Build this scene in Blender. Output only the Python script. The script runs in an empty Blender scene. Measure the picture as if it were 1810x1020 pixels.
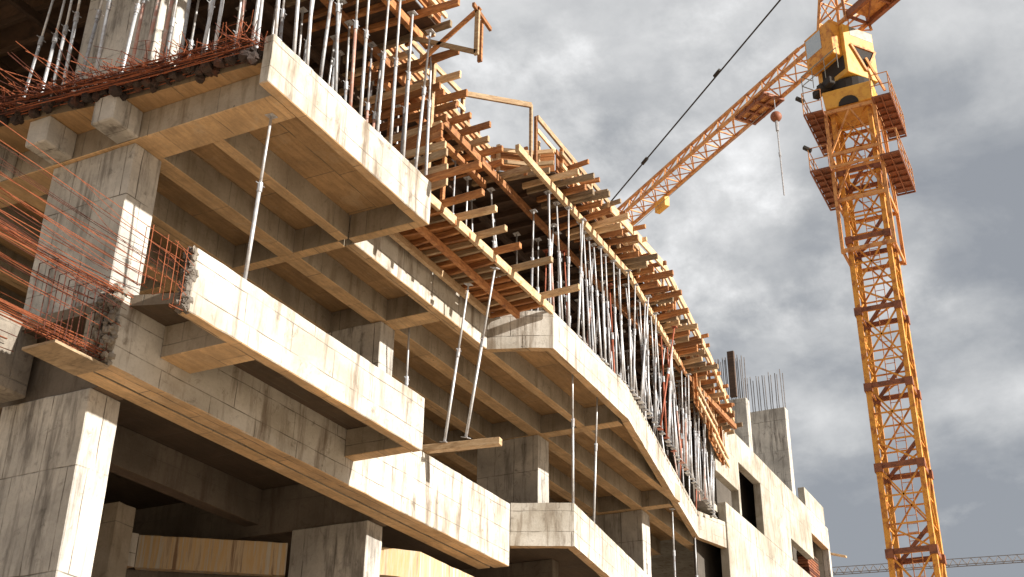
import bpy, bmesh, math, random
from mathutils import Vector, Matrix
random.seed(7)
C = bpy.context.scene.collection
S = bpy.context.scene
R = math.radians

# ------------------------------------------------------------------ camera
cam_d = bpy.data.cameras.new('camera'); cam = bpy.data.objects.new('camera', cam_d); C.objects.link(cam)
cam_d.sensor_width = 36.0; cam_d.lens = 36.0 * 2150.0 / 1810.0
cam_d.clip_start = 0.1; cam_d.clip_end = 6000
CX, CY, F = 905.0, 510.0, 2150.0
def _rc(px, py): return Vector((px - CX, -(py - CY), -F)).normalized()
_Z = _rc(965, -3700); _A = _rc(2130, 1608); _A = (_A - _Z * _A.dot(_Z)).normalized(); _B = _Z.cross(_A)
ROT = Matrix((_A, _B, _Z))
CAM = Vector((0, 0, 1.7))
cam.matrix_world = Matrix.Translation(CAM) @ ROT.to_4x4()
S.camera = cam
S.render.resolution_x = 1024; S.render.resolution_y = 577

# ------------------------------------------------------------------ world, sun, exposure
SUN_DIR = Vector((-0.07, 1.0, -0.37)).normalized()          # the way the light travels
sun_el = math.asin(-SUN_DIR.z); sun_az = math.atan2(-SUN_DIR.x, -SUN_DIR.y)
sd = bpy.data.lights.new('sun', 'SUN'); sd.energy = 4.4; sd.angle = R(1.0); sd.color = (1.0, 0.94, 0.85)
so = bpy.data.objects.new('sun', sd); C.objects.link(so)
so.rotation_euler = SUN_DIR.to_track_quat('-Z', 'Y').to_euler(); so.location = (0, -40, 40)
S.view_settings.view_transform = 'Standard'; S.view_settings.look = 'None'
S.view_settings.gamma = 1.0; S.view_settings.use_curve_mapping = False
S.view_settings.exposure = 1.15

W = bpy.data.worlds.new('World'); S.world = W; W.use_nodes = True
nt = W.node_tree; nt.nodes.clear()
def N(t, **k):
    n = nt.nodes.new(t)
    for a, b in k.items(): setattr(n, a, b)
    return n
out = N('ShaderNodeOutputWorld'); bg = N('ShaderNodeBackground'); bg2 = N('ShaderNodeBackground'); mixs = N('ShaderNodeMixShader')
sky = N('ShaderNodeTexSky', sky_type='NISHITA'); sky.sun_disc = False; sky.sun_elevation = sun_el; sky.sun_rotation = sun_az
sky.dust_density = 2.0
bg.inputs['Strength'].default_value = 0.08
nt.links.new(sky.outputs[0], bg.inputs[0])
tc = N('ShaderNodeTexCoord')
# project the view direction on a cloud layer so the clouds flatten towards the horizon
sep = N('ShaderNodeSeparateXYZ'); nt.links.new(tc.outputs['Generated'], sep.inputs[0])
zc = N('ShaderNodeMath', operation='MAXIMUM'); nt.links.new(sep.outputs[2], zc.inputs[0]); zc.inputs[1].default_value = 0.0
za = N('ShaderNodeMath', operation='ADD'); nt.links.new(zc.outputs[0], za.inputs[0]); za.inputs[1].default_value = 0.35
dx = N('ShaderNodeMath', operation='DIVIDE'); nt.links.new(sep.outputs[0], dx.inputs[0]); nt.links.new(za.outputs[0], dx.inputs[1])
dy = N('ShaderNodeMath', operation='DIVIDE'); nt.links.new(sep.outputs[1], dy.inputs[0]); nt.links.new(za.outputs[0], dy.inputs[1])
cmb = N('ShaderNodeCombineXYZ'); nt.links.new(dx.outputs[0], cmb.inputs[0]); nt.links.new(dy.outputs[0], cmb.inputs[1])
cmb.inputs[2].default_value = 3.7
n1 = N('ShaderNodeTexNoise'); n1.inputs['Scale'].default_value = 2.1; n1.inputs['Detail'].default_value = 10; n1.inputs['Roughness'].default_value = 0.55; n1.inputs['Distortion'].default_value = 0.15
n2 = N('ShaderNodeTexNoise'); n2.inputs['Scale'].default_value = 5.5; n2.inputs['Detail'].default_value = 8; n2.inputs['Roughness'].default_value = 0.58; n2.inputs['Distortion'].default_value = 0.2
nt.links.new(cmb.outputs[0], n1.inputs['Vector']); nt.links.new(cmb.outputs[0], n2.inputs['Vector'])
mm = N('ShaderNodeMath', operation='MULTIPLY'); nt.links.new(n2.outputs[0], mm.inputs[0]); mm.inputs[1].default_value = 0.50
ma = N('ShaderNodeMath', operation='MULTIPLY_ADD'); nt.links.new(n1.outputs[0], ma.inputs[0]); ma.inputs[1].default_value = 0.60; nt.links.new(mm.outputs[0], ma.inputs[2])
# elevation makes the overhead cloud paler
el = N('ShaderNodeMath', operation='MULTIPLY_ADD'); nt.links.new(sep.outputs[2], el.inputs[0]); el.inputs[1].default_value = 0.34; nt.links.new(ma.outputs[0], el.inputs[2])
n3 = N('ShaderNodeTexNoise'); n3.inputs['Scale'].default_value = 3.4; n3.inputs['Detail'].default_value = 12; n3.inputs['Roughness'].default_value = 0.62; n3.inputs['Distortion'].default_value = 0.1
off = N('ShaderNodeVectorMath', operation='ADD'); off.inputs[1].default_value = (4.3, 1.7, 9.1); nt.links.new(cmb.outputs[0], off.inputs[0]); nt.links.new(off.outputs[0], n3.inputs['Vector'])
brk = N('ShaderNodeMapRange'); brk.interpolation_type = 'SMOOTHSTEP'; nt.links.new(n3.outputs[0], brk.inputs[0]); brk.inputs[1].default_value = 0.50; brk.inputs[2].default_value = 0.70; brk.inputs[3].default_value = 0.0; brk.inputs[4].default_value = 0.17
ab = N('ShaderNodeMath', operation='ADD'); nt.links.new(el.outputs[0], ab.inputs[0]); nt.links.new(brk.outputs[0], ab.inputs[1])
cr = N('ShaderNodeValToRGB'); nt.links.new(ab.outputs[0], cr.inputs[0])
e = cr.color_ramp.elements
e[0].position = 0.60; e[0].color = (0.112, 0.118, 0.128, 1)
e[1].position = 1.0; e[1].color = (0.43, 0.43, 0.43, 1)
for p, c in ((0.66, (0.140, 0.145, 0.152, 1)), (0.725, (0.190, 0.193, 0.196, 1)), (0.81, (0.255, 0.256, 0.256, 1))):
    k = e.new(p); k.color = c
nt.links.new(cr.outputs[0], bg2.inputs[0]); bg2.inputs['Strength'].default_value = 1.3
mixs.inputs[0].default_value = 0.93
nt.links.new(bg.outputs[0], mixs.inputs[1]); nt.links.new(bg2.outputs[0], mixs.inputs[2]); nt.links.new(mixs.outputs[0], out.inputs[0])

# ------------------------------------------------------------------ materials
def mat(name, build):
    m = bpy.data.materials.new(name); m.use_nodes = True
    t = m.node_tree; b = t.nodes['Principled BSDF']; build(t, b); return m
def nd(t, ty, **k):
    n = t.nodes.new(ty)
    for a, v in k.items(): setattr(n, a, v)
    return n
def ramp(t, src, stops):
    r = nd(t, 'ShaderNodeValToRGB'); t.links.new(src, r.inputs[0]); el = r.color_ramp.elements
    el[0].position, el[0].color = stops[0][0], (*stops[0][1], 1); el[1].position, el[1].color = stops[-1][0], (*stops[-1][1], 1)
    for p, c in stops[1:-1]: k = el.new(p); k.color = (*c, 1)
    return r
def noise(t, vec, scale, detail=6, rough=0.6, dist=0.0, stretch=None):
    if stretch:
        mp = nd(t, 'ShaderNodeMapping'); mp.inputs['Scale'].default_value = stretch; t.links.new(vec, mp.inputs[0]); vec = mp.outputs[0]
    n = nd(t, 'ShaderNodeTexNoise'); n.inputs['Scale'].default_value = scale; n.inputs['Detail'].default_value = detail
    n.inputs['Roughness'].default_value = rough; n.inputs['Distortion'].default_value = dist; t.links.new(vec, n.inputs['Vector']); return n.outputs[0]
def mixc(t, fac, a, b, mode='MIX'):
    m = nd(t, 'ShaderNodeMix', data_type='RGBA', blend_type=mode)
    if isinstance(fac, float): m.inputs[0].default_value = fac
    else: t.links.new(fac, m.inputs[0])
    for s, v in ((6, a), (7, b)):
        if isinstance(v, tuple): m.inputs[s].default_value = (*v, 1)
        else: t.links.new(v, m.inputs[s])
    return m.outputs[2]
def mth(t, op, a, b=0.0):
    m = nd(t, 'ShaderNodeMath', operation=op)
    for s, v in ((0, a), (1, b)):
        if isinstance(v, (int, float)): m.inputs[s].default_value = v
        else: t.links.new(v, m.inputs[s])
    return m.outputs[0]

def concrete(base, dark, stain, panel=(1.22, 0.62), stain_amt=0.5, seam=0.75, bump=0.35, soffit=None):
    def b(t, bs):
        g = nd(t, 'ShaderNodeNewGeometry'); pos = g.outputs['Position']
        sp = nd(t, 'ShaderNodeSeparateXYZ'); t.links.new(pos, sp.inputs[0])
        sn = nd(t, 'ShaderNodeSeparateXYZ'); t.links.new(g.outputs['True Normal'], sn.inputs[0])
        ax = mth(t, 'ABSOLUTE', sn.outputs[0]); az = mth(t, 'ABSOLUTE', sn.outputs[2])
        isx = mth(t, 'GREATER_THAN', ax, 0.7); isz = mth(t, 'GREATER_THAN', az, 0.7)
        # u = Y on faces that look along X, else X ; v = Y on soffits, else Z
        def sel(f, a, c):
            m = nd(t, 'ShaderNodeMix', data_type='FLOAT'); t.links.new(f, m.inputs[0]); t.links.new(a, m.inputs[2]); t.links.new(c, m.inputs[3]); return m.outputs[0]
        u = sel(isx, sp.outputs[0], sp.outputs[1]); v = sel(isz, sp.outputs[2], sp.outputs[1])
        cb = nd(t, 'ShaderNodeCombineXYZ'); t.links.new(u, cb.inputs[0]); t.links.new(v, cb.inputs[1])
        wob = noise(t, pos, 1.1, 2); wv = nd(t, 'ShaderNodeVectorMath', operation='MULTIPLY_ADD')
        t.links.new(cb.outputs[0], wv.inputs[0]); wv.inputs[1].default_value = (1, 1, 1)
        wm = mth(t, 'MULTIPLY', wob, 0.05); wc = nd(t, 'ShaderNodeCombineXYZ'); t.links.new(wm, wc.inputs[0]); t.links.new(wm, wc.inputs[1]); t.links.new(wc.outputs[0], wv.inputs[2])
        br = nd(t, 'ShaderNodeTexBrick'); t.links.new(wv.outputs[0], br.inputs['Vector'])
        br.inputs['Scale'].default_value = 1.0; br.inputs['Brick Width'].default_value = panel[0]; br.inputs['Row Height'].default_value = panel[1]
        br.inputs['Mortar Size'].default_value = 0.011; br.inputs['Mortar Smooth'].default_value = 0.6; br.inputs['Bias'].default_value = 0.0
        br.inputs['Color1'].default_value = (0, 0, 0, 1); br.inputs['Color2'].default_value = (1, 1, 1, 1); br.inputs['Mortar'].default_value = (0.5, 0.5, 0.5, 1)
        br.offset = 0.0; br.squash = 0.72; br.squash_frequency = 2
        seamf = mth(t, 'MULTIPLY', br.outputs['Fac'], ramp(t, noise(t, pos, 2.2, 5, 0.6), [(0.36, (0.05, 0.05, 0.05)), (0.6, (1, 1, 1))]).outputs[0])
        big = noise(t, pos, 0.9, 8, 0.62, 0.4)
        streak = noise(t, pos, 3.2, 7, 0.65, 0.2, (1.6, 1.6, 0.22))
        fine = noise(t, pos, 22, 6, 0.7); med = noise(t, pos, 4.5, 8, 0.68, 0.6)
        col = mixc(t, ramp(t, big, [(0.36, (0, 0, 0)), (0.64, (1, 1, 1))]).outputs[0], dark, base)
        pt = mth(t, 'MULTIPLY', br.outputs['Color'], 0.22)
        col = mixc(t, pt, col, dark)
        sf = mth(t, 'MULTIPLY', ramp(t, streak, [(0.50, (0, 0, 0)), (0.68, (1, 1, 1))]).outputs[0], stain_amt)
        col = mixc(t, sf, col, stain)
        mf = mth(t, 'MULTIPLY', ramp(t, med, [(0.57, (0, 0, 0)), (0.72, (1, 1, 1))]).outputs[0], stain_amt * 0.8)
        col = mixc(t, mf, col, (stain[0] * .62, stain[1] * .62, stain[2] * .62))
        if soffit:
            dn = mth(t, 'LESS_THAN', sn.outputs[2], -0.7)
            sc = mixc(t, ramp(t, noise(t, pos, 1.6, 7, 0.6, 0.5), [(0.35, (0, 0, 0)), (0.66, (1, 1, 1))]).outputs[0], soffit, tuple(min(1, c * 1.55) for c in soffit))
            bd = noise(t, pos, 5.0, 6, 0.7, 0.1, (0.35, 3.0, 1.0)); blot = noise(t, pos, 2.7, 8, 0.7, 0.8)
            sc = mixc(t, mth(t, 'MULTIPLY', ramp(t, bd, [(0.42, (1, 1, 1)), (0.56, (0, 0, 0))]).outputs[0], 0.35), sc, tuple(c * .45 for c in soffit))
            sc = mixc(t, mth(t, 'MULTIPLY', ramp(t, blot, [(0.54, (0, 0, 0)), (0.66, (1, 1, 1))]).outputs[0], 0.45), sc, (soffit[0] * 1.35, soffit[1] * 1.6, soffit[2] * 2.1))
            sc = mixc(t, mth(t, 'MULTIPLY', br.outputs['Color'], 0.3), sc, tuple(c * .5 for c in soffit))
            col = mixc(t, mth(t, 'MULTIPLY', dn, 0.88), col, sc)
        col = mixc(t, mth(t, 'MULTIPLY', ramp(t, fine, [(0.3, (1, 1, 1)), (0.5, (0, 0, 0))]).outputs[0], 0.30), col, (dark[0] * .6, dark[1] * .6, dark[2] * .6))
        # tie holes on a grid
        cell = nd(t, 'ShaderNodeTexVoronoi'); cell.inputs['Scale'].default_value = 1.9; cell.inputs['Randomness'].default_value = 0.55; t.links.new(cb.outputs[0], cell.inputs['Vector'])
        hole = mth(t, 'LESS_THAN', cell.outputs['Distance'], 0.035)
        col = mixc(t, mth(t, 'MULTIPLY', hole, 0.6), col, (0.07, 0.06, 0.05))
        col = mixc(t, mth(t, 'MULTIPLY', seamf, seam), col, (0.10, 0.085, 0.065))
        t.links.new(col, bs.inputs['Base Color']); bs.inputs['Roughness'].default_value = 0.88
        h = mth(t, 'SUBTRACT', mth(t, 'MULTIPLY', fine, 0.35), mth(t, 'MULTIPLY', seamf, 0.8)); h = mth(t, 'ADD', h, mth(t, 'MULTIPLY', med, 0.6))
        bp = nd(t, 'ShaderNodeBump'); bp.inputs['Strength'].default_value = bump; bp.inputs['Distance'].default_value = 0.03
        t.links.new(h, bp.inputs['Height']); t.links.new(bp.outputs[0], bs.inputs['Normal'])
    return b
M = {}
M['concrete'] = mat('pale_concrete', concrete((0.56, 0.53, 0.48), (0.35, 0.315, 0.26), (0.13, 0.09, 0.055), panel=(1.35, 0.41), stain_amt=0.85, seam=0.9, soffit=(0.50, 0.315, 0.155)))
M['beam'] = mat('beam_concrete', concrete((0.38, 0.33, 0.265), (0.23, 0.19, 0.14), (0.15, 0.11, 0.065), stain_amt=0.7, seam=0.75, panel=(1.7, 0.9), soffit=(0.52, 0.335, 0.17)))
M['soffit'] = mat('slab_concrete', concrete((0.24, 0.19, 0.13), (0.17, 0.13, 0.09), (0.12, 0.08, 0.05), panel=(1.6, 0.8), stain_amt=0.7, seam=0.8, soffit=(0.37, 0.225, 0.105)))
M['beam_shade'] = mat('shade_dark_beam_concrete', concrete((0.19, 0.16, 0.13), (0.11, 0.09, 0.07), (0.07, 0.05, 0.035), stain_amt=0.7, seam=0.75, panel=(1.7, 0.9), soffit=(0.10, 0.065, 0.04)))  # darker copy of beam; paints the shade of the lower void
M['soffit_shade'] = mat('shade_dark_slab_concrete', concrete((0.20, 0.16, 0.115), (0.13, 0.10, 0.07), (0.09, 0.06, 0.04), panel=(1.6, 0.8), stain_amt=0.7, seam=0.8, soffit=(0.06, 0.038, 0.022)))  # darker copy of soffit; its colour carries the lower storey's shade
M['column'] = mat('column_concrete', concrete((0.58, 0.545, 0.49), (0.33, 0.31, 0.28), (0.12, 0.105, 0.09), panel=(0.66, 1.3), stain_amt=0.9, seam=0.9, bump=0.6))
M['rough'] = mat('broken_concrete', concrete((0.30, 0.26, 0.21), (0.14, 0.12, 0.10), (0.07, 0.05, 0.04), panel=(0.9, 0.7), stain_amt=0.9, seam=0.2, bump=1.0))
M['wing'] = mat('wing_concrete', concrete((0.48, 0.45, 0.395), (0.28, 0.25, 0.20), (0.13, 0.095, 0.06), panel=(1.25, 2.4), stain_amt=0.7, seam=0.9))
def streaked(t, bs):
    g = nd(t, 'ShaderNodeNewGeometry'); p = g.outputs['Position']
    n = noise(t, p, 4.0, 7, 0.7, 0.1, (1.8, 1.8, 0.06)); m_ = noise(t, p, 1.3, 5, 0.6)
    c = ramp(t, n, [(0.36, (0.16, 0.075, 0.025)), (0.45, (0.50, 0.38, 0.24)), (0.51, (0.50, 0.30, 0.10)), (0.56, (0.42, 0.37, 0.30)), (0.66, (0.52, 0.47, 0.38))]).outputs[0]
    c = mixc(t, mth(t, 'MULTIPLY', m_, 0.3), c, (0.44, 0.38, 0.30)); t.links.new(c, bs.inputs['Base Color']); bs.inputs['Roughness'].default_value = 0.8
M['streaked'] = mat('rust_streaked_formwork', streaked)
M['crust_and_dim_floor'] = mat('crust_and_dim_floor', concrete((0.05, 0.03, 0.022), (0.02, 0.014, 0.012), (0.10, 0.035, 0.018), stain_amt=0.9, seam=0.0, bump=1.0))
M['shadewall'] = mat('shade_dark_concrete', concrete((0.10, 0.085, 0.07), (0.06, 0.05, 0.04), (0.04, 0.03, 0.02), stain_amt=0.4))  # near-black tone standing in for unlit interior depth
def timber(a, b_, c_, scale=1.0, rnd=True):
    def b(t, bs):
        tc = nd(t, 'ShaderNodeTexCoord'); g = nd(t, 'ShaderNodeNewGeometry'); oi = nd(t, 'ShaderNodeObjectInfo')
        ad = nd(t, 'ShaderNodeVectorMath', operation='ADD'); t.links.new(g.outputs['Position'], ad.inputs[0]); t.links.new(oi.outputs['Random'], ad.inputs[1])
        n = noise(t, ad.outputs[0], 7 * scale, 6, 0.65, 1.2, (0.6, 0.25, 1.8)); f = noise(t, ad.outputs[0], 30, 5, 0.7, 0, (0.5, 0.3, 2))
        col = ramp(t, n, [(0.3, a), (0.5, b_), (0.72, c_)]).outputs[0]
        col = mixc(t, mth(t, 'MULTIPLY', ramp(t, f, [(0.35, (1, 1, 1)), (0.5, (0, 0, 0))]).outputs[0], 0.35), col, tuple(x * .4 for x in a))
        hs = nd(t, 'ShaderNodeHueSaturation'); t.links.new(col, hs.inputs['Color'])
        t.links.new(mth(t, 'MULTIPLY_ADD', oi.outputs['Random'], 0.7), hs.inputs['Value'])
        hs.inputs['Value'].links[0].from_node.inputs[2].default_value = 0.62
        t.links.new(hs.outputs[0], bs.inputs['Base Color']); bs.inputs['Roughness'].default_value = 0.75
        bp = nd(t, 'ShaderNodeBump'); bp.inputs['Strength'].default_value = 0.4; bp.inputs['Distance'].default_value = 0.01; t.links.new(f, bp.inputs['Height']); t.links.new(bp.outputs[0], bs.inputs['Normal'])
    return b
M['timber'] = mat('weathered_timber', timber((0.13, 0.048, 0.016), (0.32, 0.13, 0.042), (0.48, 0.24, 0.09)))
M['pale_timber'] = mat('pale_timber', timber((0.32, 0.19, 0.10), (0.50, 0.34, 0.19), (0.66, 0.50, 0.32)))
M['ply'] = mat('orange_plywood', timber((0.20, 0.07, 0.02), (0.32, 0.13, 0.04), (0.42, 0.20, 0.07), 0.4))
M['old_timber'] = mat('grey_brown_timber', timber((0.12, 0.085, 0.05), (0.24, 0.17, 0.10), (0.34, 0.25, 0.16)))
M['dark_and_shaded_timber'] = mat('dark_and_shaded_timber', timber((0.03, 0.016, 0.009), (0.06, 0.032, 0.018), (0.10, 0.055, 0.03)))  # for dark boards, and for timber painted as the shaded top-storey interior
def metal(col, spot, metallic=0.5, rough=0.45, amt=0.5, sc=9.0):
    def b(t, bs):
        g = nd(t, 'ShaderNodeNewGeometry')
        n = noise(t, g.outputs['Position'], sc, 7, 0.7, 0.3)
        c = mixc(t, mth(t, 'MULTIPLY', ramp(t, n, [(0.48, (0, 0, 0)), (0.62, (1, 1, 1))]).outputs[0], amt), col, spot)
        t.links.new(c, bs.inputs['Base Color']); bs.inputs['Metallic'].default_value = metallic
        t.links.new(mth(t, 'MULTIPLY_ADD', n, 0.5), bs.inputs['Roughness']); bs.inputs['Roughness'].links[0].from_node.inputs[2].default_value = rough - 0.2
    return b
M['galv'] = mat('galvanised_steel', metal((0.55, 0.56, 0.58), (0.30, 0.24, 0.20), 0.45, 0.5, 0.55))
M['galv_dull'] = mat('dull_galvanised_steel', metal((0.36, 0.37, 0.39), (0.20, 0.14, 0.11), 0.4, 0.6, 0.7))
M['prop_red'] = mat('red_oxide_steel', metal((0.33, 0.085, 0.04), (0.16, 0.06, 0.035), 0.1, 0.6, 0.7))
M['prop_pink'] = mat('faded_red_steel', metal((0.42, 0.22, 0.17), (0.46, 0.40, 0.36), 0.15, 0.6, 0.9, 5))
M['rebar'] = mat('rusty_rebar', metal((0.30, 0.085, 0.032), (0.13, 0.04, 0.02), 0.1, 0.75, 0.8, 14))
M['rebar_dark'] = mat('dark_rebar', metal((0.10, 0.026, 0.014), (0.04, 0.016, 0.01), 0.2, 0.75, 0.8, 14))
M['rebar_grey'] = mat('grey_rebar', metal((0.17, 0.155, 0.15), (0.12, 0.09, 0.08), 0.3, 0.7, 0.6, 10))
M['yellow'] = mat('yellow_crane_paint', metal((0.62, 0.27, 0.028), (0.30, 0.085, 0.015), 0.0, 0.55, 0.9, 2.6))
M['yellow_cab'] = mat('yellow_cab_paint', metal((0.66, 0.35, 0.05), (0.48, 0.20, 0.035), 0.0, 0.5, 0.7, 2.5))
M['orange'] = mat('faded_orange_crane_paint', metal((0.58, 0.27, 0.085), (0.27, 0.085, 0.03), 0.0, 0.6, 0.9, 3.0))
M['rust_red'] = mat('rust_red_paint', metal((0.23, 0.075, 0.03), (0.10, 0.035, 0.02), 0.0, 0.65, 0.8, 2.5))
M['black'] = mat('dark_steel', metal((0.02, 0.017, 0.015), (0.05, 0.03, 0.02), 0.0, 0.85, 0.5))
M['grey_panel'] = mat('grey_sheet', metal((0.25, 0.24, 0.21), (0.16, 0.14, 0.12), 0.1, 0.5, 0.4, 3))
def glassb(t, bs):
    bs.inputs['Base Color'].default_value = (0.50, 0.53, 0.54, 1); bs.inputs['Roughness'].default_value = 0.12; bs.inputs['Metallic'].default_value = 0.6
M['glass'] = mat('window_glass', glassb)
def groundb(t, bs):
    g = nd(t, 'ShaderNodeNewGeometry'); p = g.outputs['Position']
    c = ramp(t, noise(t, p, 0.35, 9, 0.65, 0.5), [(0.3, (0.42, 0.31, 0.20)), (0.5, (0.54, 0.42, 0.29)), (0.7, (0.62, 0.50, 0.37))]).outputs[0]
    c = mixc(t, mth(t, 'MULTIPLY', noise(t, p, 9, 8, 0.7), 0.3), c, (0.22, 0.15, 0.09))
    t.links.new(c, bs.inputs['Base Color']); bs.inputs['Roughness'].default_value = 0.95
    bp = nd(t, 'ShaderNodeBump'); bp.inputs['Strength'].default_value = 0.6; bp.inputs['Distance'].default_value = 0.1; t.links.new(noise(t, p, 3, 8, 0.7), bp.inputs['Height']); t.links.new(bp.outputs[0], bs.inputs['Normal'])
M['ground'] = mat('sandy_soil', groundb)

# ------------------------------------------------------------------ mesh builder
class MB:
    def __init__(s): s.v = []; s.f = []
    def box(s, x0, x1, y0, y1, z0, z1):
        i = len(s.v)
        s.v += [Vector(p) for p in ((x0,y0,z0),(x1,y0,z0),(x1,y1,z0),(x0,y1,z0),(x0,y0,z1),(x1,y0,z1),(x1,y1,z1),(x0,y1,z1))]
        s.f += [tuple(i + k for k in q) for q in ((0,3,2,1),(4,5,6,7),(0,1,5,4),(1,2,6,5),(2,3,7,6),(3,0,4,7))]
        return s
    def prism(s, pts, z0, z1):                     # pts counter-clockwise seen from above
        a = sum(pts[k][0] * pts[(k + 1) % len(pts)][1] - pts[(k + 1) % len(pts)][0] * pts[k][1] for k in range(len(pts)))
        if a < 0: pts = pts[::-1]
        i = len(s.v); n = len(pts)
        s.v += [Vector((p[0], p[1], z0)) for p in pts] + [Vector((p[0], p[1], z1)) for p in pts]
        s.f += [tuple(i + k for k in range(n))[::-1], tuple(i + n + k for k in range(n))]
        s.f += [(i + k, i + (k + 1) % n, i + n + (k + 1) % n, i + n + k) for k in range(n)]
        return s
    def bar(s, a, b, w, h, up=Vector((0, 0, 1))):   # rectangular bar between two points
        a = Vector(a); b = Vector(b); d = (b - a).normalized(); up = Vector(up)
        if abs(d.dot(up)) > 0.98: up = Vector((0, 1, 0))
        x = d.cross(up).normalized(); y = x.cross(d).normalized(); i = len(s.v)
        for p in (a, b):
            for q, r in ((-1,-1),(1,-1),(1,1),(-1,1)): s.v.append(p + x * (q * w / 2) + y * (r * h / 2))
        s.f += [tuple(i + k for k in q) for q in ((0,1,2,3),(7,6,5,4),(0,4,5,1),(1,5,6,2),(2,6,7,3),(3,7,4,0))]
        return s
    def tube(s, pts, r, n=6, r2=None):
        pts = [Vector(p) for p in pts]; i0 = len(s.v); m = len(pts)
        for k, p in enumerate(pts):
            d = (pts[min(k + 1, m - 1)] - pts[max(k - 1, 0)]).normalized()
            up = Vector((0, 0, 1)) if abs(d.z) < 0.9 else Vector((0, 1, 0))
            x = d.cross(up).normalized(); y = x.cross(d).normalized()
            rr = r if r2 is None else r + (r2 - r) * k / (m - 1)
            for j in range(n):
                t = 2 * math.pi * j / n; s.v.append(p + x * (math.cos(t) * rr) + y * (math.sin(t) * rr))
        for k in range(m - 1):
            for j in range(n):
                a = i0 + k * n + j; b = i0 + k * n + (j + 1) % n; s.f.append((a, b, b + n, a + n))
        s.f.append(tuple(i0 + j for j in range(n))[::-1]); s.f.append(tuple(i0 + (m - 1) * n + j for j in range(n)))
        return s
    def sphere(s, c, r, n=12, sy=1.0):
        c = Vector(c); rings = []
        for k in range(1, n // 2):
            ph = math.pi * k / (n // 2); ring = []
            for j in range(n):
                t = 2 * math.pi * j / n; ring.append(len(s.v)); s.v.append(c + Vector((r * math.sin(ph) * math.cos(t), r * math.sin(ph) * math.sin(t), sy * r * math.cos(ph))))
            rings.append(ring)
        a = len(s.v); s.v.append(c + Vector((0, 0, r * sy))); b = len(s.v); s.v.append(c - Vector((0, 0, r * sy)))
        for j in range(n):
            s.f.append((a, rings[0][j], rings[0][(j + 1) % n])); s.f.append((b, rings[-1][(j + 1) % n], rings[-1][j]))
            for q in range(len(rings) - 1): s.f.append((rings[q][j], rings[q + 1][j], rings[q + 1][(j + 1) % n], rings[q][(j + 1) % n]))
        return s
    def build(s, name, m, parent=None, bevel=0.0, smooth=False):
        me = bpy.data.meshes.new(name); off = Vector((0, 0, 0)); p = parent
        while p is not None: off += p.location; p = p.parent
        me.from_pydata([tuple(v - off) for v in s.v], [], s.f); me.materials.append(m if not isinstance(m, str) else M[m]); me.update()
        bm = bmesh.new(); bm.from_mesh(me); bmesh.ops.recalc_face_normals(bm, faces=bm.faces)
        if smooth:
            for f in bm.faces: f.smooth = True
        bm.to_mesh(me); bm.free()
        o = bpy.data.objects.new(name, me); C.objects.link(o); o.parent = parent
        if bevel:
            b = o.modifiers.new('bevel', 'BEVEL'); b.width = bevel; b.segments = 1; b.limit_method = 'ANGLE'
        return o
def weather(o, seg=0.3, amp=0.006):
    me = o.data; bm = bmesh.new(); bm.from_mesh(me)
    for ax in range(3):
        lo = min(v.co[ax] for v in bm.verts); hi = max(v.co[ax] for v in bm.verts); n = int((hi - lo) / seg)
        for k in range(1, n + 1):
            c = [0, 0, 0]; c[ax] = lo + (hi - lo) * k / (n + 1) + random.uniform(-.02, .02); nn = [0, 0, 0]; nn[ax] = 1
            bmesh.ops.bisect_plane(bm, geom=bm.verts[:] + bm.edges[:] + bm.faces[:], plane_co=c, plane_no=nn)
    for v in bm.verts: v.co += Vector((random.gauss(0, amp * .6), random.gauss(0, amp * .6), random.gauss(0, amp)))
    bm.to_mesh(me); bm.free(); return o
def tag(o, label=None, cat=None, group=None, kind=None):
    if label: o['label'] = label
    if cat: o['category'] = cat
    if group: o['group'] = group
    if kind: o['kind'] = kind
    return o
def empty(name, loc, label, cat, group=None):
    o = bpy.data.objects.new(name, None); o.empty_display_size = 0.3; C.objects.link(o); o.location = loc
    return tag(o, label, cat, group)
def copy_tree(o, parent=None):
    c = o.copy(); C.objects.link(c); c.parent = parent
    for ch in list(o.children): copy_tree(ch, c)
    return c
def ray(px, py): return ROT @ _rc(px, py)
def on_z(px, py, z): d = ray(px, py); return CAM + d * ((z - CAM.z) / d.z)
def on_y(px, py, y): d = ray(px, py); return CAM + d * ((y - CAM.y) / d.y)
def on_x(px, py, x): d = ray(px, py); return CAM + d * ((x - CAM.x) / d.x)

# ------------------------------------------------------------------ ground
g = MB(); g.v = [Vector(p) for p in ((-3000,-3000,0),(3000,-3000,0),(3000,3000,0),(-3000,3000,0))]; g.f = [(0,1,2,3)]
tag(g.build('ground', 'ground'), kind='structure')

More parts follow.
